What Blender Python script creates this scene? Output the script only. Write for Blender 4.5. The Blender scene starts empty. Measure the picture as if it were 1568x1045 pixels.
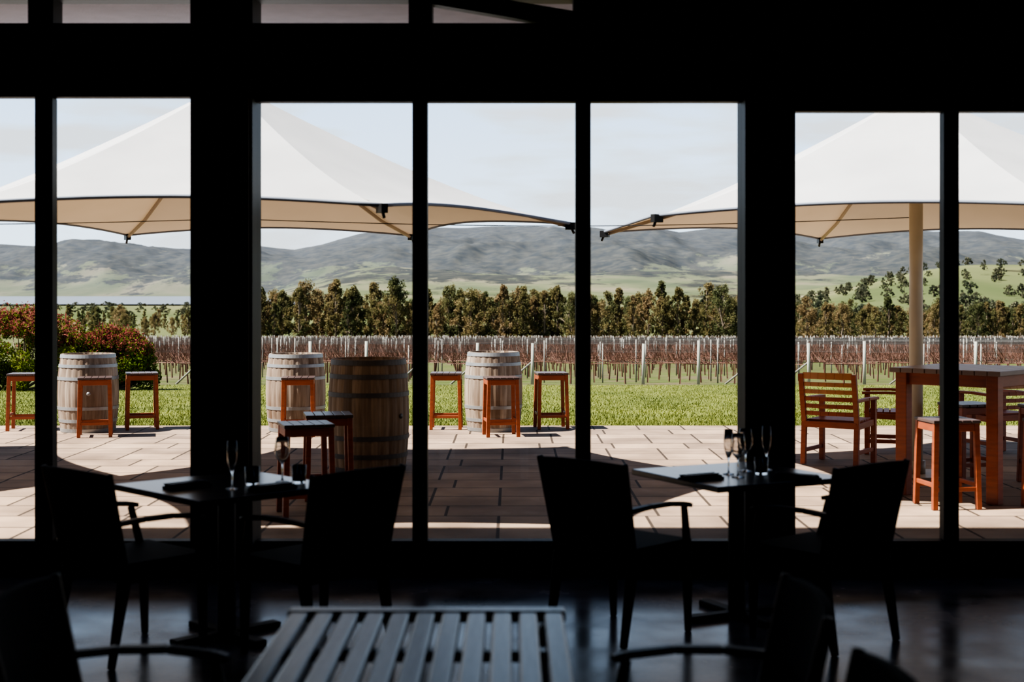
import bpy, math, random
import numpy as np
from mathutils import Vector, Matrix, noise as mnoise

random.seed(7)
rng = np.random.default_rng(11)
scene = bpy.context.scene
COL = scene.collection
scene.view_settings.view_transform = 'AgX'
scene.view_settings.look = 'AgX - High Contrast'

# ------------------------------------------------------------------ materials
def new_mat(name):
    m = bpy.data.materials.new(name); m.use_nodes = True
    nt = m.node_tree; nt.nodes.clear()
    out = nt.nodes.new('ShaderNodeOutputMaterial')
    return m, nt, out

def N(nt, t, **kw):
    n = nt.nodes.new(t)
    for k, v in kw.items():
        setattr(n, k, v)
    return n

def simple(name, c, rough=0.6, metal=0.0, spec=0.5, bump=0.0, bscale=40, var=0.15, vscale=6.0, stretch=(1,1,1), coat=0.0):
    m, nt, out = new_mat(name)
    b = N(nt, 'ShaderNodeBsdfPrincipled')
    b.inputs['Roughness'].default_value = rough
    b.inputs['Metallic'].default_value = metal
    b.inputs['Specular IOR Level'].default_value = spec
    b.inputs['Coat Weight'].default_value = coat; b.inputs['Coat Roughness'].default_value = 0.25
    tc = N(nt, 'ShaderNodeTexCoord')
    mp = N(nt, 'ShaderNodeMapping'); mp.inputs['Scale'].default_value = stretch
    nt.links.new(tc.outputs['Object'], mp.inputs['Vector'])
    nz = N(nt, 'ShaderNodeTexNoise'); nz.inputs['Scale'].default_value = vscale; nz.inputs['Detail'].default_value = 4
    nt.links.new(mp.outputs[0], nz.inputs['Vector'])
    mx = N(nt, 'ShaderNodeMix', data_type='RGBA')
    mx.inputs['A'].default_value = (*[x*(1-var) for x in c], 1)
    mx.inputs['B'].default_value = (*[min(1, x*(1+var)) for x in c], 1)
    nt.links.new(nz.outputs['Fac'], mx.inputs['Factor'])
    nt.links.new(mx.outputs['Result'], b.inputs['Base Color'])
    if bump > 0:
        n2 = N(nt, 'ShaderNodeTexNoise'); n2.inputs['Scale'].default_value = bscale
        nt.links.new(mp.outputs[0], n2.inputs['Vector'])
        bp = N(nt, 'ShaderNodeBump'); bp.inputs['Strength'].default_value = bump; bp.inputs['Distance'].default_value = 0.01
        nt.links.new(n2.outputs['Fac'], bp.inputs['Height'])
        nt.links.new(bp.outputs[0], b.inputs['Normal'])
    nt.links.new(b.outputs[0], out.inputs['Surface'])
    return m

def ramp(nt, stops):
    r = N(nt, 'ShaderNodeValToRGB')
    e = r.color_ramp.elements
    e[0].position, e[0].color = stops[0][0], (*stops[0][1], 1)
    e[1].position, e[1].color = stops[1][0], (*stops[1][1], 1)
    for p, c in stops[2:]:
        x = e.new(p); x.color = (*c, 1)
    return r

M_black = simple('black_frame_paint', (0.006, 0.006, 0.006), 0.5, spec=0.25)
M_wall = simple('dark_plaster', (0.012, 0.012, 0.012), 0.8, spec=0.2)
M_reveal = simple('brown_timber_reveal', (0.09, 0.05, 0.028), 0.5)
M_chair = simple('black_chair_fabric', (0.006, 0.006, 0.007), 0.7, spec=0.2)
M_chairwood = simple('dark_chair_timber', (0.04, 0.034, 0.03), 0.35)
M_tabletop = simple('dark_tabletop', (0.03, 0.036, 0.042), 0.3, stretch=(1, 12, 1), var=0.4, coat=0.8)
M_soffit = simple('grey_soffit', (0.38, 0.38, 0.46), 0.8, bump=0.3, bscale=60)
M_teak = simple('red_teak', (0.29, 0.075, 0.03), 0.45, stretch=(2, 2, 10), var=0.4, vscale=4)
M_teak_seat = simple('dark_teak_seat', (0.09, 0.06, 0.055), 0.35, var=0.3)
M_teak_sunlit = simple('sunlit_teak', (0.42, 0.19, 0.08), 0.45, var=0.3)  # golden tone of sunlit teak, sunlight put into the colour
M_hoop = simple('galvanised_hoop', (0.30, 0.31, 0.32), 0.5, metal=0.5, var=0.3)
M_hoopd = simple('rusty_hoop', (0.10, 0.09, 0.085), 0.55, metal=0.5, var=0.4)
M_pole = simple('cream_pole', (0.50, 0.45, 0.37), 0.4)
M_rib = simple('aluminium_rib', (0.40, 0.34, 0.27), 0.5)
M_hem = simple('grey_hem', (0.22, 0.25, 0.31), 0.8)
M_clampb = simple('black_clamp', (0.012, 0.012, 0.013), 0.4)
M_post = simple('grey_end_post', (0.36, 0.36, 0.32), 0.8, var=0.3, vscale=2)
M_post2 = simple('grey_line_post', (0.23, 0.22, 0.20), 0.8, var=0.4, vscale=.6)
M_cane = simple('vine_cane', (0.20, 0.105, 0.078), 0.8, var=0.35, vscale=0.2)
M_bark = simple('eucalyptus_bark', (0.22, 0.17, 0.13), 0.8)
M_napkin = simple('charcoal_napkin', (0.012, 0.012, 0.014), 0.8)
M_wire = simple('steel_wire', (0.05, 0.05, 0.05), 0.5)

def barrel_wood(name, c1, c2, c3):
    m, nt, out = new_mat(name)
    b = N(nt, 'ShaderNodeBsdfPrincipled'); b.inputs['Roughness'].default_value = 0.7
    tc = N(nt, 'ShaderNodeTexCoord')
    sp = N(nt, 'ShaderNodeSeparateXYZ'); nt.links.new(tc.outputs['Object'], sp.inputs[0])
    at = N(nt, 'ShaderNodeMath', operation='ARCTAN2'); nt.links.new(sp.outputs['Y'], at.inputs[0]); nt.links.new(sp.outputs['X'], at.inputs[1])
    mu = N(nt, 'ShaderNodeMath', operation='MULTIPLY'); mu.inputs[1].default_value = 26/(2*math.pi); nt.links.new(at.outputs[0], mu.inputs[0])
    fl = N(nt, 'ShaderNodeMath', operation='FLOOR'); nt.links.new(mu.outputs[0], fl.inputs[0])
    wn = N(nt, 'ShaderNodeTexWhiteNoise', noise_dimensions='1D'); nt.links.new(fl.outputs[0], wn.inputs['W'])
    mp = N(nt, 'ShaderNodeMapping'); mp.inputs['Scale'].default_value = (14, 14, 1.2); nt.links.new(tc.outputs['Object'], mp.inputs[0])
    nz = N(nt, 'ShaderNodeTexNoise'); nz.inputs['Scale'].default_value = 2.5; nz.inputs['Detail'].default_value = 8; nt.links.new(mp.outputs[0], nz.inputs['Vector'])
    nb = N(nt, 'ShaderNodeTexNoise'); nb.inputs['Scale'].default_value = 2.2; nt.links.new(tc.outputs['Object'], nb.inputs['Vector'])
    r = ramp(nt, [(0.3, c1), (0.7, c2)]); nt.links.new(nz.outputs['Fac'], r.inputs[0])
    m1 = N(nt, 'ShaderNodeMix', data_type='RGBA'); m1.inputs['B'].default_value = (*c3, 1)
    mm = N(nt, 'ShaderNodeMath', operation='MULTIPLY'); nt.links.new(wn.outputs['Value'], mm.inputs[0]); nt.links.new(nb.outputs['Fac'], mm.inputs[1])
    m15 = N(nt, 'ShaderNodeMath', operation='MULTIPLY'); m15.inputs[1].default_value = 1.6; m15.use_clamp = True; nt.links.new(mm.outputs[0], m15.inputs[0])
    nt.links.new(m15.outputs[0], m1.inputs['Factor']); nt.links.new(r.outputs[0], m1.inputs['A'])
    nt.links.new(m1.outputs['Result'], b.inputs['Base Color'])
    nt.links.new(b.outputs[0], out.inputs['Surface'])
    return m
M_bar_pale = barrel_wood('weathered_oak', (0.20, 0.15, 0.11), (0.40, 0.33, 0.265), (0.13, 0.08, 0.05))
M_bar_brown = barrel_wood('brown_oak', (0.19, 0.12, 0.07), (0.36, 0.25, 0.16), (0.13, 0.08, 0.045))

def paver_mat():
    m, nt, out = new_mat('sandstone_pavers')
    b = N(nt, 'ShaderNodeBsdfPrincipled'); b.inputs['Roughness'].default_value = 0.75
    b.inputs['Specular IOR Level'].default_value = 0.25
    tc = N(nt, 'ShaderNodeTexCoord')
    mp = N(nt, 'ShaderNodeMapping'); mp.inputs['Location'].default_value = (0.1, 0.12, 0)
    nt.links.new(tc.outputs['Object'], mp.inputs[0])
    br = N(nt, 'ShaderNodeTexBrick'); br.offset = 0.5; br.offset_frequency = 3; br.squash = 1.45; br.squash_frequency = 3
    br.inputs['Scale'].default_value = 1.0
    br.inputs['Brick Width'].default_value = 0.56; br.inputs['Row Height'].default_value = 0.52
    br.inputs['Mortar Size'].default_value = 0.013; br.inputs['Mortar Smooth'].default_value = 0.2
    br.inputs['Color1'].default_value = (0.41, 0.305, 0.225, 1); br.inputs['Color2'].default_value = (0.29, 0.215, 0.165, 1)
    br.inputs['Mortar'].default_value = (0.07, 0.052, 0.04, 1)
    nt.links.new(mp.outputs[0], br.inputs['Vector'])
    nz = N(nt, 'ShaderNodeTexNoise'); nz.inputs['Scale'].default_value = 1.7; nz.inputs['Detail'].default_value = 8; nt.links.new(tc.outputs['Object'], nz.inputs['Vector'])
    r = ramp(nt, [(0.3, (0.62, 0.60, 0.58)), (0.7, (1.1, 1.08, 1.05))]); nt.links.new(nz.outputs['Fac'], r.inputs[0])
    mx = N(nt, 'ShaderNodeMix', data_type='RGBA', blend_type='MULTIPLY'); mx.inputs['Factor'].default_value = 1
    nt.links.new(br.outputs['Color'], mx.inputs['A']); nt.links.new(r.outputs[0], mx.inputs['B'])
    nt.links.new(mx.outputs['Result'], b.inputs['Base Color'])
    bp = N(nt, 'ShaderNodeBump'); bp.inputs['Strength'].default_value = 0.5; bp.inputs['Distance'].default_value = 0.01; bp.invert = True
    nt.links.new(br.outputs['Fac'], bp.inputs['Height']); nt.links.new(bp.outputs[0], b.inputs['Normal'])
    nt.links.new(b.outputs[0], out.inputs['Surface'])
    return m
M_paver = paver_mat()

def concrete_floor():
    m, nt, out = new_mat('polished_concrete')
    b = N(nt, 'ShaderNodeBsdfPrincipled')
    tc = N(nt, 'ShaderNodeTexCoord')
    nz = N(nt, 'ShaderNodeTexNoise'); nz.inputs['Scale'].default_value = 2.5; nz.inputs['Detail'].default_value = 9; nt.links.new(tc.outputs['Object'], nz.inputs['Vector'])
    r = ramp(nt, [(0.3, (0.12, 0.125, 0.15)), (0.7, (0.30, 0.31, 0.37))]); nt.links.new(nz.outputs['Fac'], r.inputs[0])
    nt.links.new(r.outputs[0], b.inputs['Base Color'])
    rr = N(nt, 'ShaderNodeMapRange'); rr.inputs['From Min'].default_value = .3; rr.inputs['From Max'].default_value = .7
    rr.inputs['To Min'].default_value = 0.15; rr.inputs['To Max'].default_value = 0.30
    nt.links.new(nz.outputs['Fac'], rr.inputs[0]); nt.links.new(rr.outputs[0], b.inputs['Roughness'])
    nt.links.new(b.outputs[0], out.inputs['Surface'])
    return m
M_floor = concrete_floor()

def multi_noise(name, stops, scale, detail=8, rough=0.9, scale2=None, stops2=None, stretch=(1,1,1)):
    m, nt, out = new_mat(name)
    b = N(nt, 'ShaderNodeBsdfPrincipled'); b.inputs['Roughness'].default_value = rough; b.inputs['Specular IOR Level'].default_value = 0.15
    g = N(nt, 'ShaderNodeNewGeometry')
    mp = N(nt, 'ShaderNodeMapping'); mp.inputs['Scale'].default_value = stretch; nt.links.new(g.outputs['Position'], mp.inputs[0])
    nz = N(nt, 'ShaderNodeTexNoise'); nz.inputs['Scale'].default_value = scale; nz.inputs['Detail'].default_value = detail
    nt.links.new(mp.outputs[0], nz.inputs['Vector'])
    r = ramp(nt, stops); nt.links.new(nz.outputs['Fac'], r.inputs[0])
    res = r.outputs[0]
    if scale2:
        n2 = N(nt, 'ShaderNodeTexNoise'); n2.inputs['Scale'].default_value = scale2; n2.inputs['Detail'].default_value = 4
        nt.links.new(mp.outputs[0], n2.inputs['Vector'])
        r2 = ramp(nt, stops2); nt.links.new(n2.outputs['Fac'], r2.inputs[0])
        mx = N(nt, 'ShaderNodeMix', data_type='RGBA', blend_type='MULTIPLY'); mx.inputs['Factor'].default_value = 1
        nt.links.new(res, mx.inputs['A']); nt.links.new(r2.outputs[0], mx.inputs['B']); res = mx.outputs['Result']
    nt.links.new(res, b.inputs['Base Color'])
    nt.links.new(b.outputs[0], out.inputs['Surface'])
    return m
M_lawn = multi_noise('lawn_soil_grass', [(0.3, (0.105, 0.125, 0.034)), (0.7, (0.18, 0.19, 0.06))], 9, scale2=0.5, stops2=[(0.35, (0.78, 0.82, 0.75)), (0.65, (1.1, 1.1, 1.0))])
M_blade = multi_noise('grass_blade', [(0.3, (0.14, 0.165, 0.042)), (0.7, (0.26, 0.27, 0.09))], 3, scale2=0.5, stops2=[(0.35, (0.75, 0.8, 0.75)), (0.65, (1.1, 1.1, 1.0))])
M_vground = multi_noise('vineyard_ground', [(0.4, (0.085, 0.11, 0.032)), (0.7, (0.13, 0.105, 0.065))], 0.5, scale2=0.1, stops2=[(0.35, (0.85, 0.85, 0.85)), (0.65, (1.1, 1.1, 1.1))])

def leaf_mat(name, stops, scale, rnd=0.25, trans=0.2):
    m, nt, out = new_mat(name)
    g = N(nt, 'ShaderNodeNewGeometry')
    nz = N(nt, 'ShaderNodeTexNoise'); nz.inputs['Scale'].default_value = scale; nz.inputs['Detail'].default_value = 3
    nt.links.new(g.outputs['Position'], nz.inputs['Vector'])
    oi = N(nt, 'ShaderNodeObjectInfo')
    ad = N(nt, 'ShaderNodeMath', operation='MULTIPLY_ADD'); ad.inputs[1].default_value = rnd; ad.inputs[2].default_value = -rnd/2
    nt.links.new(oi.outputs['Random'], ad.inputs[0])
    a2 = N(nt, 'ShaderNodeMath', operation='ADD'); nt.links.new(ad.outputs[0], a2.inputs[0]); nt.links.new(nz.outputs['Fac'], a2.inputs[1])
    r = ramp(nt, stops); nt.links.new(a2.outputs[0], r.inputs[0])
    d = N(nt, 'ShaderNodeBsdfDiffuse'); t = N(nt, 'ShaderNodeBsdfTranslucent')
    nt.links.new(r.outputs[0], d.inputs['Color']); nt.links.new(r.outputs[0], t.inputs['Color'])
    ms = N(nt, 'ShaderNodeMixShader'); ms.inputs[0].default_value = trans
    nt.links.new(d.outputs[0], ms.inputs[1]); nt.links.new(t.outputs[0], ms.inputs[2]); nt.links.new(ms.outputs[0], out.inputs['Surface'])
    return m
M_euc = leaf_mat('eucalyptus_leaf', [(0.3, (0.11, 0.12, 0.06)), (0.5, (0.20, 0.175, 0.085)), (0.72, (0.27, 0.20, 0.115))], 0.25, rnd=0.4, trans=.35)
M_fargum = leaf_mat('distant_gum_leaf', [(0.3, (0.085, 0.10, 0.07)), (0.7, (0.155, 0.15, 0.10))], 0.05)
M_cyp = leaf_mat('cypress_leaf', [(0.3, (0.025, 0.04, 0.027)), (0.7, (0.05, 0.06, 0.04))], 0.3)
M_bushg = leaf_mat('photinia_green_leaf', [(0.3, (0.07, 0.12, 0.02)), (0.7, (0.24, 0.26, 0.06))], 1.2, trans=.35)
M_bushr = leaf_mat('photinia_red_leaf', [(0.3, (0.20, 0.05, 0.045)), (0.7, (0.38, 0.15, 0.12))], 1.2, trans=.35)

def canvas():
    m, nt, out = new_mat('cream_canvas')
    d = N(nt, 'ShaderNodeBsdfDiffuse')
    t = N(nt, 'ShaderNodeBsdfTranslucent'); t.inputs['Color'].default_value = (0.75, 0.50, 0.28, 1)
    tc = N(nt, 'ShaderNodeTexCoord'); nz = N(nt, 'ShaderNodeTexNoise'); nz.inputs['Scale'].default_value = 1.2; nz.inputs['Detail'].default_value = 5
    nt.links.new(tc.outputs['Object'], nz.inputs['Vector'])
    r = ramp(nt, [(0.3, (0.47, 0.475, 0.49)), (0.7, (0.55, 0.555, 0.565))]); nt.links.new(nz.outputs['Fac'], r.inputs[0]); nt.links.new(r.outputs[0], d.inputs['Color'])
    ms = N(nt, 'ShaderNodeMixShader'); ms.inputs[0].default_value = 0.10
    nt.links.new(d.outputs[0], ms.inputs[1]); nt.links.new(t.outputs[0], ms.inputs[2]); nt.links.new(ms.outputs[0], out.inputs['Surface'])
    return m
M_canvas = canvas()

def pane():
    m, nt, out = new_mat('window_glass')
    t = N(nt, 'ShaderNodeBsdfTransparent'); t.inputs['Color'].default_value = (0.97, 0.98, 0.98, 1)
    g = N(nt, 'ShaderNodeBsdfGlossy'); g.inputs['Roughness'].default_value = 0.02
    ms = N(nt, 'ShaderNodeMixShader'); ms.inputs[0].default_value = 0.04
    nt.links.new(t.outputs[0], ms.inputs[1]); nt.links.new(g.outputs[0], ms.inputs[2]); nt.links.new(ms.outputs[0], out.inputs['Surface'])
    return m
M_pane = pane()
def glassware():
    m, nt, out = new_mat('clear_glassware')
    b = N(nt, 'ShaderNodeBsdfPrincipled'); b.inputs['Roughness'].default_value = 0.0
    b.inputs['Transmission Weight'].default_value = 1.0; b.inputs['IOR'].default_value = 1.45
    nt.links.new(b.outputs[0], out.inputs['Surface']); return m
M_glass = glassware()

def slat_mat():
    m, nt, out = new_mat('weathered_slat_timber')
    b = N(nt, 'ShaderNodeBsdfPrincipled'); b.inputs['Roughness'].default_value = 0.33
    b.inputs['IOR'].default_value = 1.6; b.inputs['Coat Weight'].default_value = 0.6; b.inputs['Coat Roughness'].default_value = 0.3; b.inputs['Coat IOR'].default_value = 1.7
    tc = N(nt, 'ShaderNodeTexCoord'); mp = N(nt, 'ShaderNodeMapping'); mp.inputs['Scale'].default_value = (14, 1.3, 1); nt.links.new(tc.outputs['Object'], mp.inputs[0])
    nz = N(nt, 'ShaderNodeTexNoise'); nz.inputs['Scale'].default_value = 2; nz.inputs['Detail'].default_value = 6; nt.links.new(mp.outputs[0], nz.inputs['Vector'])
    r = ramp(nt, [(0.3, (0.3, 0.3, 0.31)), (0.7, (0.66, 0.67, 0.69))]); nt.links.new(nz.outputs['Fac'], r.inputs[0])
    nt.links.new(r.outputs[0], b.inputs['Base Color']); nt.links.new(b.outputs[0], out.inputs['Surface']); return m
M_slat = slat_mat()

# ------------------------------------------------------------------ mesh builder
class MB:
    def __init__(s): s.v = []; s.f = []; s.m = []; s.sm = []
    def add(s, vs, fs, mi=0, smooth=False):
        o = len(s.v); s.v += [tuple(v) for v in vs]
        for f in fs: s.f.append(tuple(i+o for i in f)); s.m.append(mi); s.sm.append(smooth)
    def box(s, x0, x1, y0, y1, z0, z1, mi=0, M=None):
        vs = [Vector((x, y, z)) for z in (z0, z1) for y in (y0, y1) for x in (x0, x1)]
        if M is not None: vs = [M @ v for v in vs]
        s.add(vs, [(0,2,3,1),(4,5,7,6),(0,1,5,4),(2,6,7,3),(0,4,6,2),(1,3,7,5)], mi)
    def beam(s, p0, p1, w, d, mi=0, w1=None, d1=None, side=(1,0,0)):
        p0 = Vector(p0); p1 = Vector(p1); a = (p1-p0).normalized(); u = Vector(side)
        u = (u - a*u.dot(a)).normalized(); v = a.cross(u)
        w1 = w if w1 is None else w1; d1 = d if d1 is None else d1
        vs = []
        for p, ww, dd in ((p0, w, d), (p1, w1, d1)):
            for sx, sy in ((-1,-1),(1,-1),(1,1),(-1,1)):
                vs.append(p + u*sx*ww/2 + v*sy*dd/2)
        s.add(vs, [(3,2,1,0),(4,5,6,7),(0,1,5,4),(1,2,6,5),(2,3,7,6),(3,0,4,7)], mi)
    def tube(s, pts, rad, mi=0, n=10):
        if not hasattr(rad, '__len__'): rad = [rad]*len(pts)
        pts = [Vector(p) for p in pts]; vs = []; fs = []
        for i, p in enumerate(pts):
            a = (pts[min(i+1, len(pts)-1)] - pts[max(i-1, 0)]).normalized()
            u = a.orthogonal().normalized() if i == 0 else (pu - a*pu.dot(a)).normalized()
            pu = u; v = a.cross(u)
            for k in range(n):
                t = 2*math.pi*k/n; vs.append(p + (u*math.cos(t)+v*math.sin(t))*rad[i])
        for i in range(len(pts)-1):
            for k in range(n):
                fs.append((i*n+k, i*n+(k+1) % n, (i+1)*n+(k+1) % n, (i+1)*n+k))
        fs.append(tuple(range(n))[::-1]); fs.append(tuple((len(pts)-1)*n+k for k in range(n)))
        s.add(vs, fs, mi, True)
    def lathe(s, prof, n=24, mi=0, c=(0,0,0), smooth=True, groove=0, gper=1):
        vs = []; fs = []
        for r, z in prof:
            for k in range(n):
                t = 2*math.pi*k/n; rr = r - (groove if (groove and k % gper == 0 and r > 0.05) else 0)
                vs.append((c[0]+rr*math.cos(t), c[1]+rr*math.sin(t), c[2]+z))
        for i in range(len(prof)-1):
            for k in range(n):
                fs.append((i*n+k, i*n+(k+1) % n, (i+1)*n+(k+1) % n, (i+1)*n+k))
        s.add(vs, fs, mi, smooth)
    def mesh(s, name, mats):
        me = bpy.data.meshes.new(name); me.from_pydata(s.v, [], s.f)
        for m in mats: me.materials.append(m)
        me.polygons.foreach_set('material_index', s.m); me.polygons.foreach_set('use_smooth', s.sm)
        me.update(); return me
    def obj(s, name, mats, loc=(0,0,0), rot=0, bevel=0):
        return place(s.mesh(name, mats), name, loc, rot, bevel)

def place(me, name, loc=(0,0,0), rot=0, bevel=0, scale=1, parent=None):
    o = bpy.data.objects.new(name, me); COL.objects.link(o)
    o.location = loc; o.rotation_euler = (0, 0, rot)
    o.scale = (scale,)*3 if not hasattr(scale, '__len__') else scale
    if bevel:
        b = o.modifiers.new('bevel', 'BEVEL'); b.width = bevel; b.segments = 2; b.limit_method = 'ANGLE'; b.angle_limit = math.radians(50)
    if parent: o.parent = parent
    return o

def empty(name, loc=(0,0,0), rot=0):
    e = bpy.data.objects.new(name, None); COL.objects.link(e); e.location = loc; e.rotation_euler = (0,0,rot); return e

def np_mesh(name, V, F, mats, mi=None):
    me = bpy.data.meshes.new(name)
    V = np.asarray(V, dtype=np.float32); F = np.asarray(F, dtype=np.int32); k = F.shape[1]
    me.vertices.add(len(V)); me.vertices.foreach_set('co', V.ravel())
    me.loops.add(F.size); me.loops.foreach_set('vertex_index', F.ravel())
    me.polygons.add(len(F)); me.polygons.foreach_set('loop_start', np.arange(0, F.size, k, dtype=np.int32))
    me.polygons.foreach_set('loop_total', np.full(len(F), k, dtype=np.int32))
    for m in mats: me.materials.append(m)
    if mi is not None: me.polygons.foreach_set('material_index', np.asarray(mi, dtype=np.int32))
    me.update(calc_edges=True); me.validate()
    return me

def leaf_quads(C, s, asp=1.0):
    n = len(C)
    a = rng.normal(size=(n, 3)); a /= np.linalg.norm(a, axis=1)[:, None]
    b = rng.normal(size=(n, 3)); b -= (a*b).sum(1)[:, None]*a; b /= np.linalg.norm(b, axis=1)[:, None]
    sz = (s*rng.uniform(0.6, 1.3, n))[:, None]
    a = a*sz/2; b = b*sz/2*asp
    V = np.stack([C-a, C-b*0.8, C+a, C+b*0.8], axis=1).reshape(-1, 3)
    F = np.arange(4*n).reshape(-1, 4)
    return V, F

def ribbons(P0, P1, w):
    d = P1-P0; d /= np.linalg.norm(d, axis=1)[:, None]+1e-9
    r = rng.normal(size=d.shape); u = np.cross(d, r); u /= np.linalg.norm(u, axis=1)[:, None]+1e-9
    v = np.cross(d, u)
    w = np.asarray(w).reshape(-1, 1)/2
    Vs = []
    for q in (u, v):
        Vs.append(np.stack([P0-q*w, P0+q*w, P1+q*w*0.6, P1-q*w*0.6], axis=1).reshape(-1, 3))
    V = np.concatenate(Vs); F = np.arange(len(V)).reshape(-1, 4)
    return V, F

# ------------------------------------------------------------------ room shell
XL, XR, YB, YF, ZC = -5.2, 5.6, -2.5, 8.6, 3.9
b = MB(); b.box(XL-.2, XR+.2, YB-.2, YF+.15, -0.2, 0); b.obj('floor', [M_floor])
b = MB(); b.box(XL-.2, XR+.2, YB-.2, YF+.15, ZC, ZC+.2); b.obj('ceiling', [M_wall])
b = MB(); b.box(XL-.2, XL, YB-.2, YF+.15, 0, ZC); b.obj('wall_left', [M_wall])
b = MB(); b.box(XR, XR+.2, YB-.2, YF+.15, 0, ZC); b.obj('wall_right', [M_wall])
b = MB(); b.box(XL, XR, YB-.2, YB, 0, ZC); b.obj('wall_back', [M_wall])
# window wall: posts, header beam, transom band
b = MB()
posts = [(-1.912, -1.543), (1.386, 1.684), (-5.2, -5.0), (5.0, 5.6)]
for x0, x1 in posts:
    b.box(x0, x1, 8.45, 8.75, 0, ZC, 0)
b.box(XL, XR, 8.50, 8.72, 2.95, 3.311)
b.box(XL, XR, 8.50, 8.72, 3.47, ZC)
for x0, x1 in [(-5.0, -4.0), (-2.90, -2.75), (-0.62, -0.48), (0.37, 1.395), (1.69, 5.0)]:
    b.box(x0, x1, 8.52, 8.70, 3.311, 3.47)
# raking brace across the third transom
b.beam((-.50, 8.60, 3.49), (.42, 8.60, 3.335), .10, .10)
b.obj('wall_front', [M_black])
# timber reveal battens on the posts
b = MB()
b.box(-1.585, -1.56, 8.425, 8.45, 0.05, 2.86); b.obj('trim_1', [M_reveal], bevel=0.004)
b = MB()
b.box(1.43, 1.455, 8.425, 8.45, 0.05, 2.86); b.obj('trim_2', [M_reveal], bevel=0.004)

def window(name, xs, x0, x1, ztop, zbot=0.203):
    e = empty(name)
    m = MB()
    m.box(x0, x1, 8.55, 8.65, 0, zbot)
    m.box(x0, x1, 8.55, 8.65, ztop, 2.95)
    for a, c in xs: m.box(a, c, 8.55, 8.65, zbot, ztop)
    o = m.obj('frame', [M_black], bevel=0.006); o.parent = e
    g = MB(); g.box(x0, x1, 8.597, 8.603, zbot, ztop); o = g.obj('glass_panes', [M_pane]); o.parent = e
    h = MB()
    for a, c in xs:
        h.box(a+.03, a+.045, 8.53, 8.55, 0.95, 1.2)
    o = h.obj('door_pulls', [M_black]); o.parent = e
window('window_1', [(-5.0, -4.9), (-3.87, -3.78), (-2.871, -2.764)], -5.0, -1.912, 2.877)
window('window_2', [(-0.600, -0.509), (0.383, 0.474)], -1.543, 1.386, 2.849)
window('window_3', [(2.598, 2.689), (3.57, 3.66), (4.5, 4.6)], 1.684, 5.0, 2.79)
b = MB(); b.box(1.72, 2.62, 8.52, 8.55, 2.835, 2.85); b.box(2.70, 5.0, 8.52, 8.55, 2.835, 2.85); b.box(1.8, 2.4, 8.485, 8.5, 3.30, 3.308)
b.obj('trim_3', [simple('grey_track', (0.35, 0.33, 0.35), 0.5)])
# eave outside
b = MB(); b.box(XL-.2, XR+.2, 8.75, 9.85, 3.5, 3.55, 0); b.box(XL-.2, XR+.2, 9.85, 9.88, 3.45, 3.75, 0)
b.box(XL-.2, XR+.2, 8.70, 9.88, 3.75, 3.8, 0)
b.obj('roof_eave', [M_soffit])

# ------------------------------------------------------------------ patio & ground
b = MB(); b.box(-16, 16, 8.75, 18.15, -0.15, 0.0); b.obj('patio_paving', [M_paver])

def base_z(y):
    return float(np.interp(y, [0, 18.15, 45, 270, 450, 700, 2200, 20000], [-0.03, -0.03, -1.23, -7.8, -10.5, -15, -16.5, -16.5]))
def grid(name, x0, x1, y0, y1, nx, ny, mat, fan=0.0):
    V = []; F = []
    for j in range(ny+1):
        y = y0+(y1-y0)*j/ny
        for i in range(nx+1):
            x = (x0+(x1-x0)*i/nx)*(1+fan*j/ny)
            V.append((x, y, base_z(y)))
    for j in range(ny):
        for i in range(nx):
            a = j*(nx+1)+i; F.append((a, a+1, a+nx+2, a+nx+1))
    return place(np_mesh(name, V, F, [mat]), name)
grid('lawn', -30, 30, 18.15, 44.5, 10, 10, M_lawn)
grid('vineyard_ground', -60, 60, 44.5, 275, 10, 30, M_vground, 2.0)
# grass blades
n = 160000
gy = 18.2 + (rng.random(n)**1.5)*26.2; gx = rng.uniform(-1, 1, n)*(gy*0.40+0.5)
gz = np.interp(gy, [18.15, 45], [-0.03, -1.23])
P0 = np.stack([gx, gy, gz], 1); h = rng.uniform(0.02, 0.05, n)
P1 = P0+np.stack([rng.normal(0, .015, n), rng.normal(0, .015, n), h], 1)
w = rng.uniform(0.008, 0.016, n)[:, None]; th = rng.uniform(0, math.pi, n)
dv = np.stack([np.cos(th), np.sin(th), np.zeros(n)], 1)*w/2
V = np.stack([P0-dv, P0+dv, P1], 1).reshape(-1, 3)
place(np_mesh('lawn_grass', V, np.arange(3*n).reshape(-1, 3), [M_blade]), 'lawn_grass')

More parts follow.
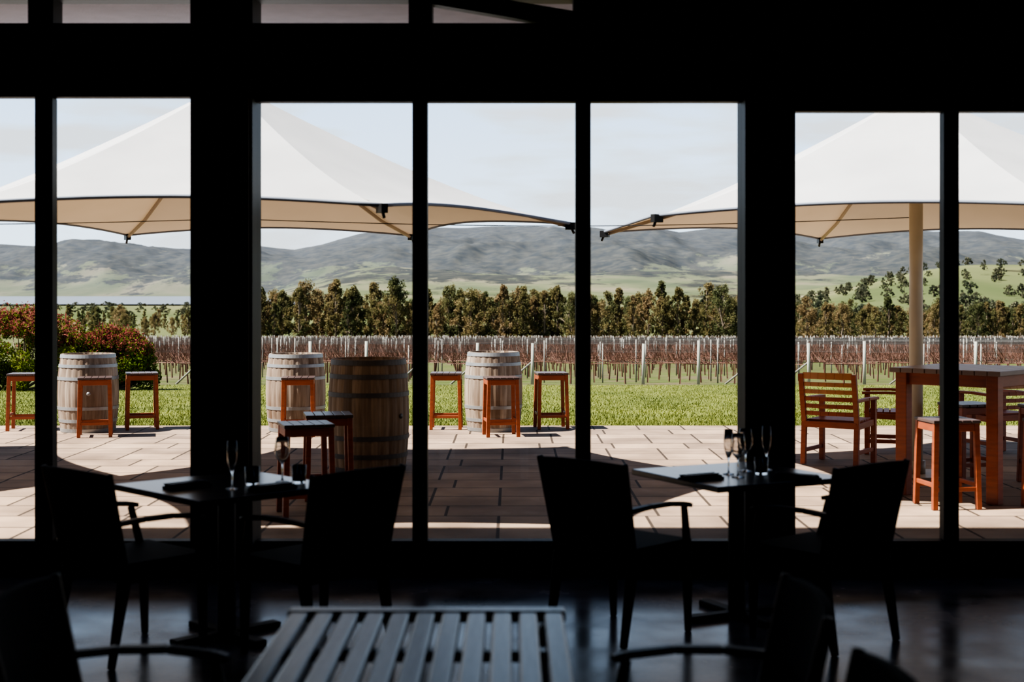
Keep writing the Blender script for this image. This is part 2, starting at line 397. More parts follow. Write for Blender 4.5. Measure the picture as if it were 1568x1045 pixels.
# ------------------------------------------------------------------ distant terrain
ridge_px = [(-900, 372), (-500, 385), (0, 375), (60, 378), (110, 372), (150, 371), (200, 378), (290, 383), (380, 376), (450, 385), (520, 372), (565, 362), (620, 352), (700, 351), (760, 347), (830, 348), (880, 356), (930, 360), (1000, 350), (1040, 356), (1090, 350), (1130, 345), (1220, 352), (1300, 353), (1360, 350), (1430, 358), (1500, 358), (1568, 372), (1900, 366), (2500, 380)]
ru = np.array([(p-784)/2178 for p, _ in ridge_px]); re_ = np.array([(448-q)/2178 for _, q in ridge_px])
def sstep(x, a, c):
    t = min(1, max(0, (x-a)/(c-a))); return t*t*(3-2*t)
def terr(x, y):
    u = x/y
    z = base_z(y)
    land = sstep(u, -0.19, -0.10)
    if y > 1900:
        zl = float(np.interp(y, [1900, 3000, 4500, 6000, 7000], [-16, -5, 30, 95, 130]))
        zw = -19 if y < 6400 else float(np.interp(y, [6400, 6600, 7500], [-19, -10, 45]))
        z = zl*land + zw*(1-land)
    # right-hand hillside
    z += 50*sstep(u, 0.16, 0.33)*sstep(y, 600, 1700)*(1-sstep(y, 2200, 4200))
    # mountains
    top = float(np.interp(u, ru, re_))*9500+1.7
    k = sstep(y, 6200, 9500)
    nz = mnoise.fractal(Vector((x/1100, y/1100, 3.1)), 0.9, 2.1, 6)
    rg = 1-abs(mnoise.fractal(Vector((x/1000+9, y/2200, 7.7)), 1.0, 2.0, 5))*1.8
    z = z*(1-k) + top*k
    b0 = 5200*land + 6500*(1-land)
    bulge = math.sin(math.pi*min(1, max(0, (y-b0)/(9500-b0))))
    z += (nz*85 + rg*60 - 30)*bulge
    if y > 9500: z = top - (y-9500)*0.15
    if 2500 < y < 6500: z += nz*14*land
    return z
ys = list(np.linspace(275, 1900, 26)) + list(np.linspace(2000, 5400, 34)) + list(np.linspace(5450, 9500, 140)) + [9900, 10600]
us = np.linspace(-0.62, 0.62, 460)
V = []; F = []
for y in ys:
    for u in us: V.append((u*y, y, terr(u*y, y)))
nu = len(us)
for j in range(len(ys)-1):
    for i in range(nu-1):
        a = j*nu+i; F.append((a, a+1, a+nu+1, a+nu))
def terrain_mat():
    m, nt, out = new_mat('valley_and_hills')
    L = nt.links.new
    d = N(nt, 'ShaderNodeBsdfDiffuse')
    g = N(nt, 'ShaderNodeNewGeometry'); sp = N(nt, 'ShaderNodeSeparateXYZ'); L(g.outputs['Position'], sp.inputs[0])
    def nz(scale, detail=6, stretch=(1,1,1)):
        mp = N(nt, 'ShaderNodeMapping'); mp.inputs['Scale'].default_value = stretch; L(g.outputs['Position'], mp.inputs[0])
        x = N(nt, 'ShaderNodeTexNoise'); x.inputs['Scale'].default_value = scale; x.inputs['Detail'].default_value = detail; L(mp.outputs[0], x.inputs['Vector']); return x
    pz = nz(0.0035, 6, (1, 0.4, 1)); pr = ramp(nt, [(0.35, (0.085, 0.105, 0.05)), (0.52, (0.135, 0.145, 0.075)), (0.66, (0.20, 0.175, 0.115))]); L(pz.outputs['Fac'], pr.inputs[0])
    fz = nz(0.02, 8); fr = ramp(nt, [(0.35, (0.014, 0.018, 0.014)), (0.65, (0.065, 0.062, 0.042))]); L(fz.outputs['Fac'], fr.inputs[0])
    mz = nz(0.0036, 12, (1, 0.35, 2.5)); mz.inputs['Roughness'].default_value = 0.72
    hr = N(nt, 'ShaderNodeMapRange'); hr.inputs['From Min'].default_value = 10; hr.inputs['From Max'].default_value = 240
    hr.inputs['To Min'].default_value = -0.07; hr.inputs['To Max'].default_value = 0.15; L(sp.outputs['Z'], hr.inputs[0])
    ad = N(nt, 'ShaderNodeMath', operation='ADD'); L(mz.outputs['Fac'], ad.inputs[0]); L(hr.outputs[0], ad.inputs[1])
    mr = N(nt, 'ShaderNodeMapRange'); mr.inputs['From Min'].default_value = 0.47; mr.inputs['From Max'].default_value = 0.51; L(ad.outputs[0], mr.inputs[0])
    mx = N(nt, 'ShaderNodeMix', data_type='RGBA'); L(mr.outputs[0], mx.inputs['Factor']); L(pr.outputs[0], mx.inputs['A']); L(fr.outputs[0], mx.inputs['B'])
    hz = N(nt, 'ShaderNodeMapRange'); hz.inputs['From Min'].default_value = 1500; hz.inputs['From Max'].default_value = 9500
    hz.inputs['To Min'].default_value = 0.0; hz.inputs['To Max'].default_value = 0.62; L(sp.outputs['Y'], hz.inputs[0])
    m2 = N(nt, 'ShaderNodeMix', data_type='RGBA'); m2.inputs['B'].default_value = (0.105, 0.118, 0.145, 1); L(hz.outputs[0], m2.inputs['Factor']); L(mx.outputs['Result'], m2.inputs['A'])  # aerial haze mixed into the base colour, growing with distance along Y
    L(m2.outputs['Result'], d.inputs['Color']); L(d.outputs[0], out.inputs['Surface'])
    return m
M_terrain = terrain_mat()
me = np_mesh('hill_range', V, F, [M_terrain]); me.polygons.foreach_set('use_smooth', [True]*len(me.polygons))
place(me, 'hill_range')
M_lake = simple('lake_water', (0.14, 0.16, 0.19), 0.6, var=0.1, vscale=0.001)
b = MB(); b.add([(-4200, 2100, -15.9), (-250, 2100, -15.9), (-600, 6600, -15.9), (-4500, 6600, -15.9)], [(0,1,2,3)]); b.obj('lake', [M_lake])

# ------------------------------------------------------------------ trees
def gum_mesh(name, H, W, nclump, nleaf, ls, mats, seed, low=0.12, shape=0.55):
    rr = random.Random(seed)
    t = MB()
    pts = [(0,0,-0.3), (rr.uniform(-.2,.2), rr.uniform(-.2,.2), H*.3), (rr.uniform(-.4,.4), rr.uniform(-.4,.4), H*.6), (rr.uniform(-.4,.4), rr.uniform(-.4,.4), H*.9)]
    t.tube(pts, [H*.018, H*.014, H*.009, H*.003], 1, 6)
    C = []
    for i in range(nclump):
        h = rr.uniform(low, 0.98)
        prof = math.sin(math.pi*min(1, max(0.05, (h-low*0.6)/(1.06-low*0.6)))**shape)
        r = W*prof*rr.uniform(0.2, 1.2); a = rr.uniform(0, 2*math.pi)
        c = Vector((r*math.cos(a), r*math.sin(a), h*H)); C.append((c, rr.uniform(.5, 1.1)*W*.23))
        if i % 3 == 0:
            f = 0.6*h
            t.tube([(0,0,f*H), (c.x*.5, c.y*.5, (f+h)/2*H), c], [H*.007, H*.004, H*.002], 1, 4)
    Vt = np.array(t.v)
    allc = []
    for c, s in C:
        p = rng.normal(size=(nleaf, 3)); p /= np.linalg.norm(p, axis=1)[:, None]; p *= (rng.random(nleaf)**0.4)[:, None]*s
        p[:, 2] *= 1.3; allc.append(p+np.array(c))
    V, F = leaf_quads(np.concatenate(allc), ls)
    t.v += [tuple(x) for x in V.tolist()]
    o = len(Vt)
    for f in (F+o).tolist(): t.f.append(tuple(f)); t.m.append(0); t.sm.append(False)
    return t.mesh(name, mats)
gums = [gum_mesh('gum_mesh', 10*rs, 2.9*w, 66, 66, 0.30, [M_euc, M_bark], i, shape=sh, low=lo) for i, (rs, w, sh, lo) in enumerate([(1,1,.6,.08), (1,.8,.5,.2), (1,1.15,.7,.08), (1,.95,.5,.25), (1,.7,.7,.1), (1,1.05,.6,.15), (1,.6,.6,.1)])]
rt = random.Random(3)
def tz(x, y): return base_z(y) if y < 275 else terr(x, y)
for row, (yy, sp_) in enumerate([(235, 4.4), (245, 4.2), (259, 4.4), (265, 3.4), (272, 3.4), (279, 3.6)]):
    x = -62.0
    while x < 125:
        x += sp_*rt.uniform(0.5, 1.5)
        px = 784+x/yy*2178
        if px < 330: continue
        if row < 2 and px < 1200: continue
        y = yy+rt.uniform(-3, 3)
        s = rt.uniform(0.66, 1.08) if px < 1160 else rt.uniform(0.58, 0.80)
        if rt.random() < 0.2 and px < 1160: s *= 1.14
        place(rt.choice(gums), 'eucalyptus_tree', (x, y, tz(x, y)-0.2), rt.uniform(0, 6.28), scale=(s*rt.uniform(.8, 1.1), s*rt.uniform(.8, 1.1), s))
# smaller trees to the left and mid-distance
far_gum = [gum_mesh('gum_far', 9, 3.6, 30, 50, 0.65, [M_fargum, M_bark], 50+i, shape=.6) for i in range(3)]
for i in range(66):
    y = rt.uniform(330, 620); u = rt.uniform(-0.42, -0.215)
    if rt.random() < .3: y = rt.uniform(290, 330)
    x = u*y; s = rt.uniform(0.45, 0.82)
    place(rt.choice(gums), 'gum_tree', (x, y, tz(x, y)-.2), rt.uniform(0, 6.28), scale=s)
for i in range(140):
    y = rt.uniform(900, 1500); u = rt.uniform(-0.42, -0.1)
    if i % 2: y = rt.uniform(1750, 1990)
    x = u*y; s = rt.uniform(0.35, 0.75)
    place(rt.choice(far_gum), 'shoreline_tree', (x, y, tz(x, y)-.2), rt.uniform(0, 6.28), scale=(s*1.9, s*1.9, s))
for i in range(260):
    y = rt.uniform(420, 1750); u = rt.uniform(0.15, 0.42)
    x = u*y; s = rt.uniform(0.6, 1.15)
    place(rt.choice(far_gum), 'hillside_tree', (x, y, tz(x, y)-.2), rt.uniform(0, 6.28), scale=(s*1.2, s*1.2, s))
cy = gum_mesh('cypress_mesh', 16, 3.4, 40, 60, 0.9, [M_cyp, M_bark], 91, low=0.05, shape=.8)
place(cy, 'cypress_tree', (0.1396*560, 560, tz(78, 560)), 0, scale=(1, 1, 1.0))
place(cy, 'cypress_tree', (0.1366*566, 566, tz(78, 566)), 1, scale=(.8, .8, 0.85))

# ------------------------------------------------------------------ vineyard
dirx = -0.85
C0 = []; C1 = []; CW = []; W0 = []; W1 = []; WW = []
rows = np.arange(-24, 275, 1.76)
def add(A0, A1, AW, p0, p1, w): A0.append(p0); A1.append(p1); AW.append(w)
posts_mb = MB()
def inside(x, y, m=0.40): return abs(x) < m*y+1 and x/y > -0.31
for xr in rows:
    if inside(xr, 45.2):
        z = base_z(45.2); hh = 1.33+rt.uniform(-.05, .08)
        posts_mb.tube([(xr, 45.2, z-.1), (xr+rt.uniform(-.03,.03), 45.2, z+hh)], .050, 0, 7)
        if rt.random() < .7:
            posts_mb.tube([(xr-.85, 45.6, base_z(45.6)), (xr-.03, 45.25, z+.7)], .032, 1, 6)
    yk = 46.0+rt.uniform(0, 3)
    while yk < 250:
        x = xr+dirx*(yk-45.2)
        if inside(x, yk):
            z = base_z(yk)
            posts_mb.tube([(x, yk, z-.1), (x, yk, z+1.34+rt.uniform(-.12, .14))], .030 if yk < 110 else .034, 1, 4)
        yk += 4.2 if yk < 120 else 6.5
    ylist = []
    y = 45.8
    while y < 250:
        x = xr+dirx*(y-45.2)
        if inside(x, y): ylist.append(y)
        y += 1.1 if y < 110 else 1.9
    for y in ylist:
        x = xr+dirx*(y-45.2); z = base_z(y); k = 1.0 if y < 90 else 1.6
        hc = z+0.66+rt.uniform(-.04, .04)
        add(C0, C1, CW, (x, y, z), (x+rt.uniform(-.05,.05), y+rt.uniform(-.05,.05), hc), .06)
        add(C0, C1, CW, (x-.48, y+.57, hc-.02), (x+.48, y-.57, hc+.02), .045)
        nc = 18 if y < 90 else 11
        for i in range(nc):
            q = rt.uniform(-.57, .57); yy = y+q; xx = x+q*dirx
            add(C0, C1, CW, (xx, yy, hc), (xx+rt.gauss(0, .2), yy+rt.gauss(0, .18), hc+rt.uniform(.08, .64)), .018*k)
    if len(ylist) > 1:
        for wz in (0.70, 1.02, 1.28):
            a, c = ylist[0]-.5, min(ylist[-1], 130)
            if c > a:
                add(W0, W1, WW, (xr+dirx*(a-45.2), a, base_z(a)+wz), (xr+dirx*(c-45.2), c, base_z(c)+wz), .008)
ve = empty('vineyard')
o = posts_mb.obj('vine_posts', [M_post, M_post2]); o.parent = ve
V, F = ribbons(np.array(C0), np.array(C1), np.array(CW)); o = place(np_mesh('grape_vines', V, F, [M_cane]), 'grape_vines', parent=ve)
V, F = ribbons(np.array(W0), np.array(W1), np.array(WW)); o = place(np_mesh('trellis_wires', V, F, [M_wire]), 'trellis_wires', parent=ve)

# red photinia hedge bushes
def bush(name, x, y, W, D, H, seed):
    rr = random.Random(seed); t = MB(); z0 = base_z(y)
    cs = []
    for i in range(60):
        a = rr.uniform(0, 6.28); r = rr.random()**.5; h = rr.uniform(0.1, 1.0)
        k = math.sqrt(max(0.05, 1-(h*.93)**3))
        c = (math.cos(a)*r*W*k, math.sin(a)*r*D*k, h*H*rr.uniform(.86, .97)); cs.append((c, rr.uniform(.18, .34)))
        if i % 4 == 0: t.tube([(0,0,0), (c[0]*.5, c[1]*.5, c[2]*.4), c], [.04, .02, .008], 2, 5)
    P = []
    for c, s in cs:
        p = rng.normal(size=(360, 3)); p /= np.linalg.norm(p, axis=1)[:, None]; p *= (rng.random(360)**.35)[:, None]*s; P.append(p+np.array(c))
    sh = rng.uniform(-1, 1, (500, 3))*np.array([W*.85, D*.8, 0]); rad = (sh[:, 0]/W)**2+(sh[:, 1]/D)**2
    sh = sh[rad < .9]; sh[:, 2] = H*(1-.35*((sh[:, 0]/W)**2+(sh[:, 1]/D)**2))
    sh = np.repeat(sh, 7, axis=0)+rng.normal(size=(len(sh)*7, 3))*np.array([.035, .035, .09]); P.append(sh)
    P = np.concatenate(P); P[:, 2] = np.abs(P[:, 2])
    V, F = leaf_quads(P, .09, .6)
    prob = np.clip((P[:, 2]/H-.5)/.45, 0.03, .72)*np.where(rng.random(len(P)) < .9, 1, .3)
    mi = (rng.random(len(P)) < prob).astype(int)
    o = len(t.v); t.v += [tuple(q) for q in V.tolist()]
    for f, m_ in zip((F+o).tolist(), mi.tolist()): t.f.append(tuple(f)); t.m.append(m_); t.sm.append(False)
    t.obj(name, [M_bushg, M_bushr, M_bark], (x, y, z0))
bush('photinia_bush', -13.1, 38, 1.9, 1.3, 2.15, 1)
bush('photinia_bush', -10.75, 38.6, 1.0, 1.0, 1.6, 2)
bush('photinia_bush', -11.9, 39.2, .9, .9, 1.45, 3)
bush('photinia_bush', -16.2, 37.5, 1.9, 1.3, 2.2, 4)

# ------------------------------------------------------------------ umbrellas
def umbrella(name, x, y, a0, R=3.06):
    t = MB()
    ze, za = 2.32, 3.58
    cor = [(R*math.cos(a0+i*math.pi/3), R*math.sin(a0+i*math.pi/3)) for i in range(6)]
    def zf(tt): return ze+(za-ze)*(1-tt)**1.28
    nt_, ns = 14, 14
    for i in range(6):
        c0 = cor[i]; c1 = cor[(i+1) % 6]; vs = []; fs = []
        for a in range(nt_+1):
            tt = 0.02+0.98*a/nt_
            for s_ in range(ns+1):
                s = s_/ns; k = 4*s*(1-s)
                pull = 1-.08*k*tt**2
                vs.append(((c0[0]*(1-s)+c1[0]*s)*tt*pull, (c0[1]*(1-s)+c1[1]*s)*tt*pull, zf(tt)+.075*k*tt**2-0.06*k*tt*(1-tt)))
        for a in range(nt_):
            for s_ in range(ns):
                q = a*(ns+1)+s_; fs.append((q, q+ns+1, q+ns+2, q+1))
        t.add(vs, fs, 0, True)
        t.tube([vs[nt_*(ns+1)+s_] for s_ in range(ns+1)], .015, 1, 6)
        # rib and strut
        t.tube([(c0[0]*q, c0[1]*q, zf(q)-.03) for q in (0.03, .2, .4, .6, .8, 1.0)], .018, 2, 6)
        t.tube([(0.05*c0[0]/R, 0.05*c0[1]/R, 2.72), (c0[0]*.55, c0[1]*.55, zf(.55)-.04)], .015, 2, 6)
        M = Matrix.Translation((c0[0], c0[1], ze-.02)) @ Matrix.Rotation(a0+i*math.pi/3, 4, 'Z')
        t.box(-.05, .04, -.025, .025, -.035, .03, 3, M)
        t.tube([(c0[0]*1.0, c0[1]*1.0, ze-.03), (c0[0]*1.01, c0[1]*1.01, ze-.09)], .012, 3, 6)
    t.tube([(0,0,0.02), (0,0,3.5)], .062, 4, 20)
    t.tube([(0,0,2.66), (0,0,2.78)], .10, 2, 16)
    t.tube([(0,0,3.5), (0,0,3.56), (0,0,3.64)], [.09, .08, .02], 4, 16)
    t.box(-.32, .32, -.32, .32, 0, .02, 2); t.tube([(0,0,.02), (0,0,.14)], .085, 2, 16)
    return t.obj(name, [M_canvas, M_hem, M_rib, M_clampb, M_pole], (x, y, 0))
umbrella('patio_umbrella', -2.53, 12.7, 0.03)
umbrella('patio_umbrella', 3.75, 13.2, math.radians(-146), 3.12)
umbrella('patio_umbrella', -8.35, 12.9, 0.0)  # unseen third umbrella, added for its shadow on the left paving

def cable(name, pts, r=.004):
    t = MB(); out = []
    for (p, q) in zip(pts[:-1], pts[1:]):
        for i in range(12):
            s = i/12; out.append((p[0]+(q[0]-p[0])*s, p[1]+(q[1]-p[1])*s, p[2]+(q[2]-p[2])*s-.12*math.sin(math.pi*s)*0.6))
    out.append(pts[-1]); t.tube(out, r, 0, 5); t.obj(name, [M_wire])
cable('overhead_cable', [(-8.35, 12.95, 2.42), (-2.53, 12.75, 2.36), (3.75, 13.25, 2.40)])

# ------------------------------------------------------------------ barrels
def barrel_mesh(H, rmax, rend, wood, hoop):
    t = MB(); n = 78
    prof = []
    for i in range(25):
        h = i/24; prof.append((rmax-(rmax-rend)*abs(2*h-1)**2.0, h*H))
    t.lathe([(rend-.03, 0.0)]+prof+[(rend-.022, H), (rend-.03, H-.035), (0.001, H-.035)], n, 0, groove=.005, gper=3, smooth=False)
    t.lathe([(0.001, .03), (rend-.03, .03), (rend-.03, 0)], n, 0, smooth=False)
    def rr(z): return rmax-(rmax-rend)*abs(2*z/H-1)**2
    for a, c in ((.005, .05), (.13, .17), (.29, .33)):
        for z0, z1 in ((a*H, c*H), (H-c*H, H-a*H)):
            t.lathe([(rr(z0)-.002, z0), (rr(z0)+.005, z0), (rr(z1)+.005, z1), (rr(z1)-.002, z1)], 52, 1, smooth=False)
    t.tube([(0, -rmax+.01, H*.5), (0, -rmax-.006, H*.5)], .025, 1, 12)
    return t.mesh('wine_barrel', [wood, hoop])
bm1 = barrel_mesh(.95, .365, .32, M_bar_pale, M_hoop)
place(bm1, 'wine_barrel', (-5.2, 17.45, 0), 0.3)
place(bm1, 'wine_barrel', (-2.66, 17.5, 0), 2.2)
place(bm1, 'wine_barrel', (-0.23, 17.55, 0), 4.0, scale=(.98, .98, 1.02))
place(barrel_mesh(1.07, .385, .35, M_bar_brown, M_hoopd), 'wine_barrel', (-1.37, 13.6, 0), 1.0)

# ------------------------------------------------------------------ stools
def stool_mesh():
    t = MB(); S = .19; H = .70
    for sx in (-1, 1):
        for sy in (-1, 1):
            t.beam((sx*(S-.01), sy*(S-.01), 0.001), (sx*(S-.025), sy*(S-.025), H-.025), .042, .042, 0)
    for sx in (-1, 1):
        t.beam((sx*(S-.018), -S+.02, .64), (sx*(S-.018), S-.02, .64), .022, .06, 0, side=(1,0,0))
        t.beam((sx*(S-.012), -S+.02, .19), (sx*(S-.012), S-.02, .19), .022, .035, 0, side=(1,0,0))
        t.beam((-S+.02, sx*(S-.018), .64), (S-.02, sx*(S-.018), .64), .022, .06, 0, side=(0,1,0))
        t.beam((-S+.02, sx*(S-.012), .16), (S-.02, sx*(S-.012), .16), .022, .035, 0, side=(0,1,0))
    for i in range(5):
        x = -S-.005+i*(2*S+.01)/5
        t.box(x+.003, x+(2*S+.01)/5-.003, -S-.005, S+.005, H-.025, H, 1)
    return t.mesh('bar_stool', [M_teak, M_teak_seat])
sm = stool_mesh()
for x, y, r in [(-6.02, 17.6, .15), (-4.93, 16.82, .25), (-4.62, 17.75, .3), (-2.53, 16.85, .1), (-0.82, 17.75, .0), (-0.13, 16.85, .15), (0.49, 17.8, .12),
                (-1.58, 10.9, .3), (-1.52, 11.75, .2), (3.45, 11.28, .12), (4.12, 12.85, .3), (4.28, 11.15, .2), (4.75, 12.6, .1)]:
    place(sm, 'bar_stool', (x, y, 0.001), r, bevel=.004)

# bar table
t = MB(); S = .40; H = 1.07
for sx in (-1, 1):
    for sy in (-1, 1): t.box(sx*S-.05, sx*S+.05, sy*S-.05, sy*S+.05, 0, H-.04, 0)
for sx in (-1, 1):
    t.box(sx*S-.015, sx*S+.015, -S, S, H-.14, H-.04, 0); t.box(-S, S, sx*S-.015, sx*S+.015, H-.14, H-.04, 0)
for i in range(9):
    w = .98/9; t.box(-.49+i*w+.003, -.49+(i+1)*w-.003, -.49, .49, H-.04, H, 1)
t.obj('bar_table', [M_teak, simple('grey_teak_top', (0.22, 0.15, 0.12), .4)], (3.86, 11.97, 0), math.radians(-44), .005)

# slatted garden armchair
def armchair_mesh():
    t = MB(); W = .27
    for sx in (-1, 1):
        t.beam((sx*W, .24, 0.002), (sx*W, .24, .63), .05, .05, 0)
        t.beam((sx*W, -.25, 0.004), (sx*W, -.22, .42), .05, .045, 0)
        t.beam((sx*W, -.22, .42), (sx*W, -.31, .90), .05, .04, 0)
        t.beam((sx*W, -.27, .64), (sx*(W+.01), .02, .65), .055, .028, 0); t.beam((sx*(W+.01), .02, .65), (sx*(W+.01), .29, .645), .06, .028, 0)
        t.beam((sx*W, -.23, .39), (sx*W, .24, .41), .03, .06, 0)
        t.beam((sx*W, -.23, .14), (sx*W, .24, .14), .025, .04, 0)
    t.beam((-W, .24, .40), (W, .24, .40), .03, .06, 0, side=(0,1,0)); t.beam((-W, -.23, .40), (W, -.23, .40), .03, .06, 0, side=(0,1,0))
    for i in range(7):
        y = -.19+i*.068; t.box(-W+.01, W-.01, y, y+.055, .43, .448, 0)
    for i in range(6):
        z = .49+i*.072; y = -.22-.09*(z-.42)/.48
        hh = .042 if i < 5 else .065
        for k in range(6):
            xa = -W+.02+k*(2*W-.04)/6; xb = xa+(2*W-.04)/6
            ya = y-.03*math.cos(xa/W*math.pi/2); yb = y-.03*math.cos(xb/W*math.pi/2)
            t.beam((xa, ya, z+hh/2), (xb, yb, z+hh/2), .016, hh, 1 if i > 2 else 0, side=(0,1,0))  # upper back slats get the teak with sunlight in its colour
    return t.mesh('garden_armchair', [M_teak, M_teak_sunlit])
am = armchair_mesh()
place(am, 'garden_armchair', (3.24, 14.1, 0.002), math.radians(-34), .004)
place(am, 'garden_armchair', (4.02, 15.1, 0.002), math.radians(75), .004)
place(am, 'garden_armchair', (5.08, 14.9, 0.002), math.radians(20), .004)

# ------------------------------------------------------------------ indoor furniture
def dchair_mesh():
    t = MB(); W = .265
    nx, nz = 8, 8; vs = []; fs = []
    for side in (0, 1):
        for j in range(nz+1):
            z = .40+.48*j/nz
            for i in range(nx+1):
                s = i/nx*2-1; w = .235+.035*j/nz
                y = -.20-.09*j/nz-.035*(1-s*s)+(0 if side else -.03)
                vs.append((s*w, y, z+(.012*(1-s*s) if j == nz else 0)))
    K = (nx+1)*(nz+1)
    for j in range(nz):
        for i in range(nx):
            a = j*(nx+1)+i; fs.append((a, a+1, a+nx+2, a+nx+1)); fs.append((K+a, K+a+nx+1, K+a+nx+2, K+a+1))
    for i in range(nx):
        a = nz*(nx+1)+i; fs.append((a, a+1, K+a+1, K+a)); fs.append((i+1, i, K+i, K+i+1))
    for j in range(nz):
        a = j*(nx+1); fs.append((a+nx+1, a, K+a, K+a+nx+1)[::-1]); a += nx; fs.append((a, a+nx+1, K+a+nx+1, K+a)[::-1])
    t.add(vs, fs, 0)
    t.box(-.25, .25, -.21, .25, .405, .465, 0); t.box(-.24, .24, -.20, .24, .37, .405, 1)
    for sx in (-1, 1):
        t.beam((sx*.24, -.27, 0), (sx*.24, -.20, .40), .03, .03, 1, .045, .05)
        t.beam((sx*.24, -.20, .40), (sx*.277, -.305, .885), .03, .045, 1, .022, .03)
        t.beam((sx*.245, .225, 0), (sx*.245, .215, .40), .028, .028, 1, .045, .045)
        t.beam((sx*.25, .215, .40), (sx*.27, .16, .64), .035, .035, 1, .025, .03)
        pts = [(sx*.262, -.25, .655), (sx*.278, -.12, .665), (sx*.285, .02, .665), (sx*.28, .16, .65), (sx*.27, .2, .64)]
        for a, c in zip(pts[:-1], pts[1:]): t.beam(a, c, .045, .022, 1)
    return t.mesh('dining_chair', [M_chair, M_chairwood])
dm = dchair_mesh()
def dchair(x, y, nx, ny): place(dm, 'dining_chair', (x, y, 0), math.atan2(-nx, ny), .006)
dchair(-1.80, 6.76, .67, .74)
dchair(-.93, 6.73, -.75, .66)
dchair(.55, 7.14, .7, .71)
dchair(1.52, 7.0, -.64, .77)
dchair(-1.02, 3.84, 1, 0)
dchair(.49, 3.84, -1, 0)
dchair(.49, 2.98, -1, 0)
dchair(-1.02, 2.98, 1, 0)

def ctable(x, y, r, s=.80):
    t = MB(); t.box(-s/2, s/2, -s/2, s/2, .72, .75, 0)
    t.tube([(0,0,.03), (0,0,.70)], .045, 1, 16); t.box(-.2, .2, -.2, .2, .70, .72, 1)
    for a in (0, math.pi/2): t.box(-.30, .30, -.035, .035, 0.0, .03, 1, Matrix.Rotation(a, 4, 'Z'))
    t.obj('dining_table', [M_tabletop, M_black], (x, y, 0), r, .005)
ctable(-1.41, 7.03, math.radians(44))
ctable(1.18, 7.47, math.radians(27))

# slatted foreground table
t = MB(); x0, x1, y0, y1 = -.415, .415, -.9, .9
t.box(x0, x1, y1-.07, y1, .715, .75); t.box(x0, x1, y0, y0+.07, .715, .75)
ns = 11; w = (x1-x0)/ns
for i in range(ns):
    t.box(x0+i*w+.009, x0+(i+1)*w-.009, y0+.07, y1-.07, .72, .748)
for yy in (-.5, 0, .5): t.box(x0+.02, x1-.02, yy-.03, yy+.03, .69, .72)
for sx in (-1, 1):
    t.box(sx*.37-.015, sx*.37+.015, -.85, .85, .64, .715)
    for sy in (-1, 1): t.box(sx*.37-.035, sx*.37+.035, sy*.83-.035, sy*.83+.035, 0, .71)
t.obj('slatted_table', [M_slat], (-.255, 3.40, 0), 0, .008)

# glassware
def wine_glass(s=1.0):
    t = MB()
    p = [(0.001, 0), (.034, 0), (.034, .003), (.008, .008), (.0045, .02), (.004, .085), (.008, .095), (.026, .115), (.038, .145), (.039, .165), (.034, .20), (.030, .225),
         (.0288, .225), (.0325, .20), (.0375, .165), (.0365, .146), (.025, .118), (.007, .100), (0.001, .098)]
    t.lathe([(r, z) for r, z in p], 28); return t.mesh('wine_glass', [M_glass])
def flute():
    t = MB()
    p = [(0.001, 0), (.030, 0), (.030, .003), (.006, .008), (.004, .02), (.004, .075), (.010, .09), (.022, .13), (.026, .17), (.022, .235), (.021, .235), (.0247, .17), (.0208, .131), (.008, .094), (0.001, .09)]
    t.lathe(p, 24); return t.mesh('champagne_flute', [M_glass])
def tumbler():
    t = MB()
    p = [(0.001, 0), (.030, 0), (.034, .01), (.037, .09), (.0355, .09), (.0325, .012), (0.001, .010)]
    t.lathe(p, 24); return t.mesh('water_tumbler', [M_glass])
wg, fl, tu = wine_glass(), flute(), tumbler()
for x, y, me, nm in [(-1.35, 6.86, fl, 'champagne_flute'), (-1.28, 7.01, tu, 'water_tumbler'), (-1.15, 7.12, wg, 'wine_glass'), (-1.06, 7.08, tu, 'water_tumbler'),
                     (1.16, 7.30, wg, 'wine_glass'), (1.24, 7.55, wg, 'wine_glass'), (1.13, 7.42, fl, 'champagne_flute'), (1.30, 7.42, tu, 'water_tumbler'), (1.36, 7.60, fl, 'champagne_flute')]:
    place(me, nm, (x, y, .7502), 0)
def napkin(x, y, r):
    t = MB(); t.box(-.11, .11, -.05, .05, 0, .012); t.box(-.10, .10, -.045, .045, .012, .022)
    t.beam((-.12, -.02, .026), (.1, -.015, .026), .012, .006, 1); t.beam((-.12, .02, .026), (.1, .022, .026), .012, .006, 1)
    t.obj('folded_napkin', [M_napkin, simple('cutlery_steel', (.3, .3, .3), .25, metal=1)], (x, y, .7502), r, .003)
napkin(-1.58, 6.92, .8); napkin(-1.15, 6.85, .78); napkin(.96, 7.22, .5); napkin(1.45, 7.22, -.6)

# ------------------------------------------------------------------ light
sd = bpy.data.lights.new('sun', 'SUN'); sd.energy = 15.0; sd.angle = 0.0095; sd.color = (1.0, 0.94, 0.86)
so = bpy.data.objects.new('sun', sd); COL.objects.link(so)
so.rotation_euler = Vector((-0.72, -0.10, 1.0)).to_track_quat('Z', 'Y').to_euler(); so.location = (-30, 0, 40)

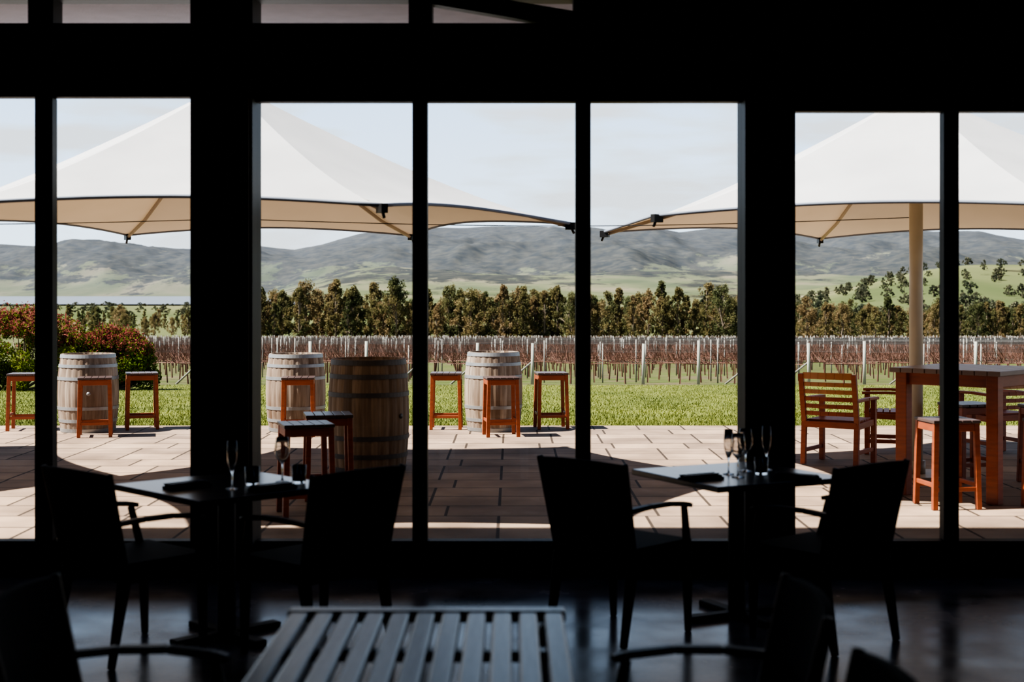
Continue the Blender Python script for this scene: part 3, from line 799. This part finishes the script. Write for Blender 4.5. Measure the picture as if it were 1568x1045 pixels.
w = bpy.data.worlds.new('sky'); scene.world = w; w.use_nodes = True
nt = w.node_tree; nt.nodes.clear(); L = nt.links.new
out = nt.nodes.new('ShaderNodeOutputWorld'); bg = nt.nodes.new('ShaderNodeBackground'); L(bg.outputs[0], out.inputs[0])
tc = nt.nodes.new('ShaderNodeTexCoord'); sp = nt.nodes.new('ShaderNodeSeparateXYZ'); L(tc.outputs['Generated'], sp.inputs[0])
ma = nt.nodes.new('ShaderNodeMath'); ma.operation = 'ADD'; ma.inputs[1].default_value = 0.5; L(sp.outputs['Z'], ma.inputs[0])
r = ramp(nt, [(0.47, (0.06, 0.06, 0.04)), (0.5, (0.78, 0.90, 1.0)), (0.64, (0.56, 0.74, 1.0)), (0.85, (0.04, 0.08, 0.16))]); L(ma.outputs[0], r.inputs[0])
mp = nt.nodes.new('ShaderNodeMapping'); mp.inputs['Scale'].default_value = (3.0, 3.0, 16.0); mp.inputs['Location'].default_value = (.4, 0, .2); L(tc.outputs['Generated'], mp.inputs[0])
nz = nt.nodes.new('ShaderNodeTexNoise'); nz.inputs['Scale'].default_value = 2.4; nz.inputs['Detail'].default_value = 9; L(mp.outputs[0], nz.inputs['Vector'])
mr = nt.nodes.new('ShaderNodeMapRange'); mr.inputs['From Min'].default_value = .45; mr.inputs['From Max'].default_value = .60; mr.inputs['To Max'].default_value = .9; L(nz.outputs['Fac'], mr.inputs[0])
fade = nt.nodes.new('ShaderNodeMapRange'); fade.inputs['From Min'].default_value = .15; fade.inputs['From Max'].default_value = .32; fade.inputs['To Min'].default_value = 1; fade.inputs['To Max'].default_value = .08; L(sp.outputs['Z'], fade.inputs[0])
lo = nt.nodes.new('ShaderNodeMapRange'); lo.inputs['From Min'].default_value = -.01; lo.inputs['From Max'].default_value = .01; L(sp.outputs['Z'], lo.inputs[0])
mu = nt.nodes.new('ShaderNodeMath'); mu.operation = 'MULTIPLY'; L(mr.outputs[0], mu.inputs[0]); L(fade.outputs[0], mu.inputs[1])
mu2 = nt.nodes.new('ShaderNodeMath'); mu2.operation = 'MULTIPLY'; L(mu.outputs[0], mu2.inputs[0]); L(lo.outputs[0], mu2.inputs[1])
mx = nt.nodes.new('ShaderNodeMix'); mx.data_type = 'RGBA'; mx.inputs['B'].default_value = (0.60, 0.63, 0.66, 1)
L(mu2.outputs[0], mx.inputs['Factor']); L(r.outputs[0], mx.inputs['A']); L(mx.outputs['Result'], bg.inputs['Color'])
bg.inputs['Strength'].default_value = 1.85

# ------------------------------------------------------------------ camera
cd = bpy.data.cameras.new('camera'); co = bpy.data.objects.new('camera', cd); COL.objects.link(co)
co.location = (0, 0, 1.7); co.rotation_euler = (math.radians(90), 0, 0)
cd.lens = 50; cd.sensor_width = 36; cd.shift_y = -0.0475; cd.clip_end = 30000; cd.clip_start = 0.05
cd.dof.use_dof = True; cd.dof.focus_distance = 22; cd.dof.aperture_fstop = 2.8
scene.camera = co
